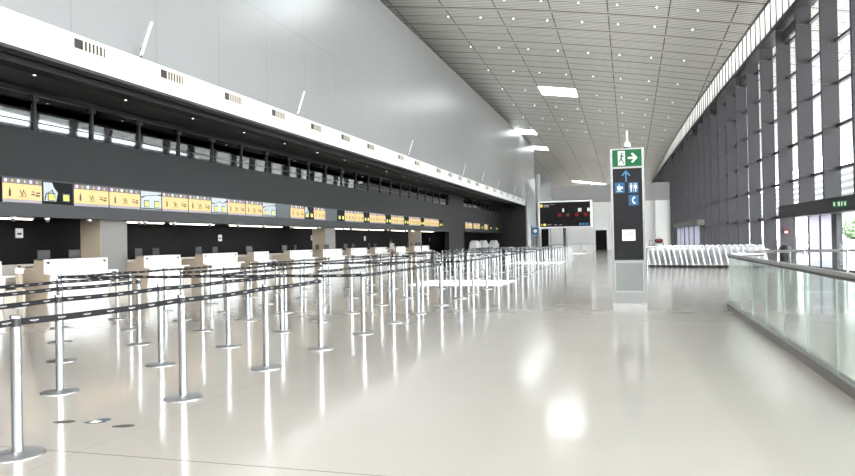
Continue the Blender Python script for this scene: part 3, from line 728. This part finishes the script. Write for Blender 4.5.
b = MB(); b.box(-1.92, -1.84, -.03, -.02, 2.62, 2.76); b.box(-1.74, -1.52, -.03, -.02, 2.60, 2.78); b.build('yellow_symbol', 'yellow', t)
b = MB(); b.box(-1.45, -1.1, -.03, -.02, 2.66, 2.71); b.box(-.85, -.62, -.03, -.02, 2.64, 2.69); b.box(-.45, -.25, -.03, -.02, 2.64, 2.69); b.build('small_text', 'footer', t)
for cx in (1.2, 1.45, 1.72):
    b = MB(); b.box(cx - .09, cx + .09, -.03, -.02, 2.60, 2.78); b.build('blue_symbol', 'arrowblue', t)
t = thing('blue_sign', 'small blue sign on a thin dark pole left of the flight board', 'sign', (-7.95, 60, 0))
b = MB(); b.tube([(-.05, 0, 0), (-.05, 0, 2.7)], .05); b.build('pole', 'duct', t)
b = MB(); b.box(0.02, .55, -.03, .03, 1.95, 2.55); o = b.build('sign_face', 'blue', t); b = disc(MB(), .28, 2.25, .15, -.045, -.03); b.build('symbol', 'signwhite', o)

# ------------------------------------------------------------------ glass balustrade round the floored-over void
t = thing('glass_balustrade', 'green tinted glass balustrade with metal cap along the stairwell', 'balustrade', (0, 0, 0))
BXc = 1.97
joints = [15.3 - 1.25 * k for k in range(17)]
arcp = [(BXc + .8 - .8 * math.cos(a), VY - .85 + .8 * math.sin(a)) for a in [PI / 2 * k / 8 for k in range(9)]]
b = MB()
def strip(mb, path, w, z0, z1):
    P3 = [Vector((p[0], p[1], 0)) for p in path]; rings = []
    for i, p in enumerate(P3):
        tt = (P3[min(i + 1, len(P3) - 1)] - P3[max(i - 1, 0)]).normalized(); n = Vector((-tt.y, tt.x, 0)) * w / 2
        rings.append([p + n + Vector((0, 0, z0)), p - n + Vector((0, 0, z0)), p - n + Vector((0, 0, z1)), p + n + Vector((0, 0, z1))])
    return mb.loft(rings)
near = [(BXc, joints[-1])] + [(BXc, VY - .85)] + arcp[1:]
o = strip(MB(), near, .10, 0, .11).build('curb', 'curb', t)
b = strip(MB(), near, .06, 1.09, 1.13); b.build('cap_rail', 'steel_dull', t)
strip(MB(), near, .035, 1.055, 1.09).build('cap_channel', 'duct', t)
for a, c_ in zip(joints[1:], joints):
    b = MB(); b.box(BXc - .006, BXc + .006, a + .008, c_ - .008, .11, 1.055); o = b.build('glass_panel', 'rail_glass', t)
strip(MB(), [(BXc, 15.31), (BXc, VY - .85)] + arcp[1:], .012, .11, 1.055).build('glass_panel', 'rail_glass', t)
b = MB()
for y in joints: b.box(BXc - .008, BXc + .008, y - .003, y + .003, .11, 1.055)
b.build('joint_edge', 'glassedge', t)
t = thing('tube_handrail', 'thin steel tube handrail with posts at the far end of the stairwell', 'handrail', (0, 0, 0))
HY = VY - .03
b = MB(); b.tube([(BXc + .45, HY - .15, 1.14), (BXc + .9, HY + .02, 1.15), (7.1, HY + .02, 1.15), (7.2, HY - .3, 1.15), (7.2, 4, 1.15)], .03); b.build('rail', 'steel', t, smooth=True)
for x in (3.55, 4.35, 5.6, 6.8):
    b = MB(); b.tube([(x, HY, 0), (x, HY, 1.15)], .022); b.build('post', 'steel', t, smooth=True)
b = MB(); b.box(2.9, 7.1, HY - .012, HY + .0, .08, .95); b.build('glass_panel', 'rail_glass', t)

# ------------------------------------------------------------------ baggage trolleys
def trolley0():
    t = thing('baggage_trolley', '', 'trolley', (0, 0, 0), 0, 'baggage trolleys nested in long rows')
    # local: pushes along +x, width along y
    b = MB()
    for s in (-1, 1): b.tube([(-.35, .10 * s + .16 * s, .12), (.55, .16 * s, .10)], .022, 6)
    b.tube([(-.35, -.26, .12), (-.35, .26, .12)], .022, 6); b.build('chassis', 'trolley', t, smooth=True)
    b = MB()
    for s in (-1, 1):
        b.tube([(-.20, .27 * s, .12), (-.33, .27 * s, .72), (-.40, .27 * s, 1.0)], .034, 7)
    b.tube([(-.34, -.27, .62), (-.34, .27, .62)], .018, 6); b.build('upright_frame', 'trolley', t, smooth=True)
    b = MB(); b.tube([(-.40, -.29, 1.0), (-.44, -.2, 1.04), (-.44, .2, 1.04), (-.40, .29, 1.0)], .024, 7); b.build('handle', 'white', t, smooth=True)
    b = MB(); b.loft([[(-.24, -.25, .17), (-.24, .25, .17), (-.26, .25, .17), (-.26, -.25, .17)], [(-.37, -.25, .93), (-.37, .25, .93), (-.39, .25, .93), (-.39, -.25, .93)]]); b.build('back_panel', 'white', t)
    b = MB()
    for s in (-1, 1): b.tube([(-.40, .25 * s, .82), (-.15, .23 * s, .84), (-.15, .23 * s, .72), (-.37, .25 * s, .70)], .012, 5)
    b.tube([(-.15, -.23, .84), (-.15, .23, .84)], .012, 5); b.build('basket', 'trolley', t)
    for (x, y) in ((-.32, -.24), (-.32, .24), (.5, 0)):
        b = MB(); b.loft([[(x + .065 * math.cos(a), y + dy, .065 + .065 * math.sin(a)) for a in [2 * PI * q / 12 for q in range(12)]] for dy in (-.02, .02)]); b.build('wheel', 'rubber', t)
    return t
T0 = trolley0(); tu = [False]
def place_tr(x, y, rz, lab):
    if not tu[0]: tu[0] = True; T0.location = (x, y, 0); T0.rotation_euler.z = rz; T0['label'] = lab
    else: dup(T0, (x, y, 0), rz, lab)
rows = [('front', 1.3, 37.6, 21, .265), ('second', 1.4, 38.6, 21, .265), ('rear', 1.5, 39.7, 20, .265)]
for nm_, x0, y0, n, st in rows:
    for k in range(n):
        place_tr(x0 + k * st * .945 + random.uniform(-.01, .01), y0 - k * st * .40, -.40, 'steel baggage trolley, %s from the left in the %s nested row' % (ORD[k], nm_))
t = thing('trolley_guide', 'low steel guide rail post at the left end of the trolleys', 'rail', (.85, 37.0, 0))
b = MB(); b.tube([(0, 0, 0), (0, 0, .95), (.12, 0, 1.05), (.5, 0, 1.05), (.5, 1.4, 1.05), (0.1, 1.4, 1.0), (0, 1.4, 0)], .04, 8); b.build('tube_frame', 'steel', t, smooth=True)

# luggage behind the trolleys, bin by the doors
t = thing('suitcase', 'black upright suitcase behind the left end of the trolleys', 'suitcase', (1.3, 45, 0))
b = MB(); b.box(-.22, .2, -.15, .15, .06, 1.05); b.build('shell', 'black', t, bevel=.04); b = MB(); b.tube([(-.12, 0, 1.0), (-.12, 0, 1.32), (.1, 0, 1.32), (.1, 0, 1.0)], .015, 6); b.build('handle', 'duct', t)
for x in (-.15, .13):
    b = MB(); b.lathe([(.03, 0), (.03, .06)], x, 0, 10); b.build('wheel', 'rubber', t)
t = thing('travel_cart', 'grey cart carrying a red bag behind the trolleys', 'cart', (1.75, 45.2, 0))
b = MB(); b.box(-.28, .28, -.2, .2, .08, .14); b.tube([(-.26, 0, .14), (-.26, 0, 1.15)], .025); b.tube([(.26, 0, .14), (.26, 0, 1.15)], .025); b.box(-.28, .28, -.2, .2, 1.13, 1.16); b.build('frame', 'duct', t)
b = MB(); b.lathe([(.04, 0), (.04, .08)], -.2, 0, 10); b.lathe([(.04, 0), (.04, .08)], .2, 0, 10); b.build('wheel', 'rubber', t)
t = thing('red_bag', 'dark red soft bag lying on the cart behind the trolleys', 'bag', (1.75, 45.2, 1.16))
b = MB(); b.loft([[(-.25 + .5 * f, .13 * w_ * math.cos(a), .12 + .12 * w_ * math.sin(a)) for a in [2 * PI * q / 12 for q in range(12)]] for f, w_ in ((0, .6), (.15, .95), (.5, 1), (.85, .95), (1, .6))]); b.build('body', 'redcloth', t, smooth=True)
b = MB(); b.tube([(-.12, 0, .22), (-.08, 0, .31), (.08, 0, .31), (.12, 0, .22)], .012, 6); b.build('strap', 'black', t)
t = thing('litter_bin', 'rounded black litter bin beside the entrance doors', 'bin', (7.05, 36.4, 0))
b = MB(); b.lathe([(.22, 0), (.25, .1), (.25, .8)], n=20); b.build('body', 'black', t, smooth=True); b = MB(); b.lathe([(.26, .8), (.25, .9), (.15, 1.0), (.02, 1.03)], n=20); b.build('lid', 'rubber', t, smooth=True)
# green exit sign over the doors, small fire call sign
t = thing('exit_sign', 'small green exit sign hanging over the entrance doors', 'sign', (fac(29) - .5, 29.0, 2.48), -.95)
b = MB(); b.box(-.30, .30, -.02, .02, 0, .24); b.build('case', 'green', t)
for a_, c_, z_ in ((-.26, -.2, .05), (-.08, 0, .04), (.06, .11, .04), (.18, .25, .05)): b = MB(); b.box(a_, c_, -.03, -.02, z_, .24 - z_); b.build('symbol', 'signwhite', t)
b = MB(); b.tube([(-.2, 0, .24), (-.2, 0, .36)], .01); b.tube([(.2, 0, .24), (.2, 0, .36)], .01); b.build('hanger', 'duct', t)
t = thing('fire_call_sign', 'small red and white fire sign on the fin beside the doors', 'sign', (fac(39.1) + .25, 39.08, 1.55), 0)
b = MB(); b.box(-.12, .12, -.03, 0, 0, .28); b.build('board', 'redcloth', t); b = MB(); b.box(-.07, .07, -.036, -.03, .04, .14); b.build('symbol', 'paper', t)

# ------------------------------------------------------------------ ceiling downlights
dl = thing('ceiling_downlight', '', 'lamp', (0, 0, 0), 0, 'small round downlights in the slatted ceiling')
b = MB(); b.lathe([(.055, -.05), (.06, .02)], n=14); b.build('ring', 'white', dl); b = MB(); b.lathe([(.048, -.06), (.048, -.05)], n=14); b.build('lamp_disc', 'lamp', dl)
ry = [42.65, 46.15, 53.15, 60.15, 67.15, 74.15, 81.15, 88.15]
first_ = True
for i, y in enumerate(ry):
    c = 0
    for k in range(8):
        x = -11.5 + 2.22 * k
        if is_sky(x, y): continue
        lab = 'tiny lit downlight, %s from the left in the %s ceiling row' % (ORD[c], ORD[i]); c += 1
        z = roof(x, y)
        if first_: dl.location = (x, y, z); dl['label'] = lab; first_ = False
        else: dup(dl, (x, y, z), 0, lab)

# ------------------------------------------------------------------ person at the desk
def skin(name, verts, edges, radii, m, parent, root=0, sub=2):
    me = bpy.data.meshes.new(name); me.from_pydata([Vector(v) for v in verts], edges, [])
    me.materials.append(M[m]); o = bpy.data.objects.new(name, me); COL.objects.link(o)
    if parent: o.parent = parent
    o.modifiers.new('skin', 'SKIN'); o.modifiers['skin'].use_smooth_shade = True
    if not me.skin_vertices: me.skin_vertices.new()
    for i, r in enumerate(radii):
        me.skin_vertices[0].data[i].radius = r if isinstance(r, tuple) else (r, r)
        me.skin_vertices[0].data[i].use_root = (i == root)
    s = o.modifiers.new('sub', 'SUBSURF'); s.levels = s.render_levels = sub
    bpy.context.view_layer.update()
    me2 = bpy.data.meshes.new_from_object(o.evaluated_get(bpy.context.evaluated_depsgraph_get()))
    o.modifiers.clear(); o.data = me2
    for p in me2.polygons: p.use_smooth = True
    return o
# local frame: faces -x
pr = thing('person', 'person in light shirt and dark trousers leaning at a check-in desk', 'person', (-14.88, 43.45, 0))
V = [(0, 0, .93), (-.01, 0, 1.10), (-.05, 0, 1.28), (-.08, 0, 1.40), (-.11, 0, 1.47), (-.14, 0, 1.57), (-.145, 0, 1.63)]
R = [(.12, .15), (.10, .13), (.11, .16), (.09, .14), .05, (.085, .075), (.075, .065)]
Ed = [(i, i + 1) for i in range(6)]
def add(p, par, r): V.append(p); R.append(r); Ed.append((par, len(V) - 1)); return len(V) - 1
for s in (-1, 1):
    a = add((0, .09 * s, .86), 0, .085); a = add((.01, .10 * s, .48), a, .055); a = add((.04, .10 * s, .10), a, .038); add((-.12, .11 * s, .04), a, .035)
    a = add((-.07, .18 * s, 1.38), 3, .05); a = add((-.10, .23 * s, 1.12), a, .038); a = add((-.33, .18 * s, 1.14), a, .028); h = add((-.40, .17 * s, 1.15), a, (.02, .035))
    for q in range(4):
        f = add((-.44, (.17 + (q - 1.5) * .02) * s, 1.155), h, .009); add((-.485 + .008 * abs(q - 1.3), (.17 + (q - 1.5) * .024) * s, 1.14), f, .008)
    f = add((-.40, (.17 - .045) * s, 1.15), h, .010); add((-.435, (.17 - .065) * s, 1.145), f, .009)
body = skin('body', V, Ed, R, 'skin', pr)
b = MB(); b.tube([(-.215, 0, 1.59), (-.24, 0, 1.575)], [.012, .016], 6); b.build('nose', 'skin', body)
b = MB()
for s in (-1, 1): b.lathe([(.008, 1.602), (.012, 1.608), (.008, 1.614)], -.212, .03 * s, 8)
b.build('eye', 'hair', body); b = MB(); b.box(-.218, -.205, -.025, .025, 1.545, 1.552); b.build('mouth', 'redcloth', body)
b = MB()
for s in (-1, 1): b.tube([(-.14, .075 * s, 1.575), (-.13, .088 * s, 1.60), (-.14, .078 * s, 1.62)], .012, 6)
b.build('ear', 'skin', body)
b = MB(); bmesh.ops.create_uvsphere(b.b, u_segments=16, v_segments=10, radius=.1, matrix=Matrix.Translation((-.125, 0, 1.625)) @ Matrix.Diagonal((1.02, .88, .85, 1)))
for v in list(b.b.verts):
    if v.co.z < 1.60 and v.co.x < -.12: v.co.x = -.12 + (v.co.x + .12) * .2
b.build('hair', 'hair', pr, smooth=True)
V = [(0, 0, .95), (-.01, 0, 1.10), (-.05, 0, 1.28), (-.08, 0, 1.40)]; R = [(.13, .165), (.118, .15), (.125, .175), (.10, .155)]; Ed = [(0, 1), (1, 2), (2, 3)]
for s in (-1, 1):
    a = add((-.07, .19 * s, 1.38), 3, .062); a = add((-.10, .235 * s, 1.12), a, .05); add((-.25, .20 * s, 1.13), a, .042)
skin('shirt', V, Ed, R, 'shirt', pr)
V = [(0, 0, .95)]; R = [(.128, .16)]; Ed = []
for s in (-1, 1):
    a = add((0, .09 * s, .84), 0, .098); a = add((.01, .10 * s, .48), a, .07); add((.04, .10 * s, .12), a, .056)
skin('trousers', V, Ed, R, 'trouser', pr)
for s in (-1, 1):
    b = MB(); b.prism_z([(.10, .06), (.10, .15), (-.08, .16), (-.19, .13), (-.19, .08), (-.08, .055)] if s > 0 else [(.10, -.06), (.10, -.15), (-.08, -.16), (-.19, -.13), (-.19, -.08), (-.08, -.055)], 0, .09); b.build('shoe', 'sole', pr, bevel=.02)

# ------------------------------------------------------------------ light
w = bpy.data.worlds.new('sky'); S.world = w; w.use_nodes = True
bg = w.node_tree.nodes['Background']; bg.inputs[0].default_value = (.985, .985, 1, 1); bg.inputs[1].default_value = 3.1
sun = bpy.data.lights.new('sun', 'SUN'); sun.energy = 12; sun.angle = .02; sun.color = (1, .97, .92)
so = bpy.data.objects.new('sun', sun); COL.objects.link(so)
dirv = Vector((.02, .38, -1)).normalized(); so.rotation_euler = dirv.to_track_quat('-Z', 'Y').to_euler()

# ------------------------------------------------------------------ camera
F = 700.; yaw = math.atan(201.5 / F); roll = math.radians(1.15); pit = math.atan(4. / F)
cyw, syw = math.cos(yaw), math.sin(yaw)
fw0 = Vector((-syw, cyw, 0)); rt0 = Vector((cyw, syw, 0)); Z = Vector((0, 0, 1))
fw = fw0 * math.cos(pit) + Z * math.sin(pit); up0 = -fw0 * math.sin(pit) + Z * math.cos(pit)
rt = rt0 * math.cos(roll) - up0 * math.sin(roll); up = rt0 * math.sin(roll) + up0 * math.cos(roll)
cam = bpy.data.cameras.new('camera'); co = bpy.data.objects.new('camera', cam); COL.objects.link(co)
mw = Matrix((rt, up, -fw)).transposed().to_4x4(); mw.translation = (0, 0, 1.5); co.matrix_world = mw
cam.sensor_width = 36; cam.lens = 36 * F / 855; cam.clip_end = 1000; cam.clip_start = .05
S.camera = co
S.cycles.max_bounces = 10; S.cycles.transparent_max_bounces = 16; S.cycles.diffuse_bounces = 5
S.cycles.sample_clamp_indirect = 6; S.cycles.use_denoising = True; S.cycles.caustics_reflective = False; S.cycles.caustics_refractive = False
S.view_settings.view_transform = 'Standard'; S.view_settings.look = 'None'; S.view_settings.gamma = 1
S.view_settings.exposure = 2.42
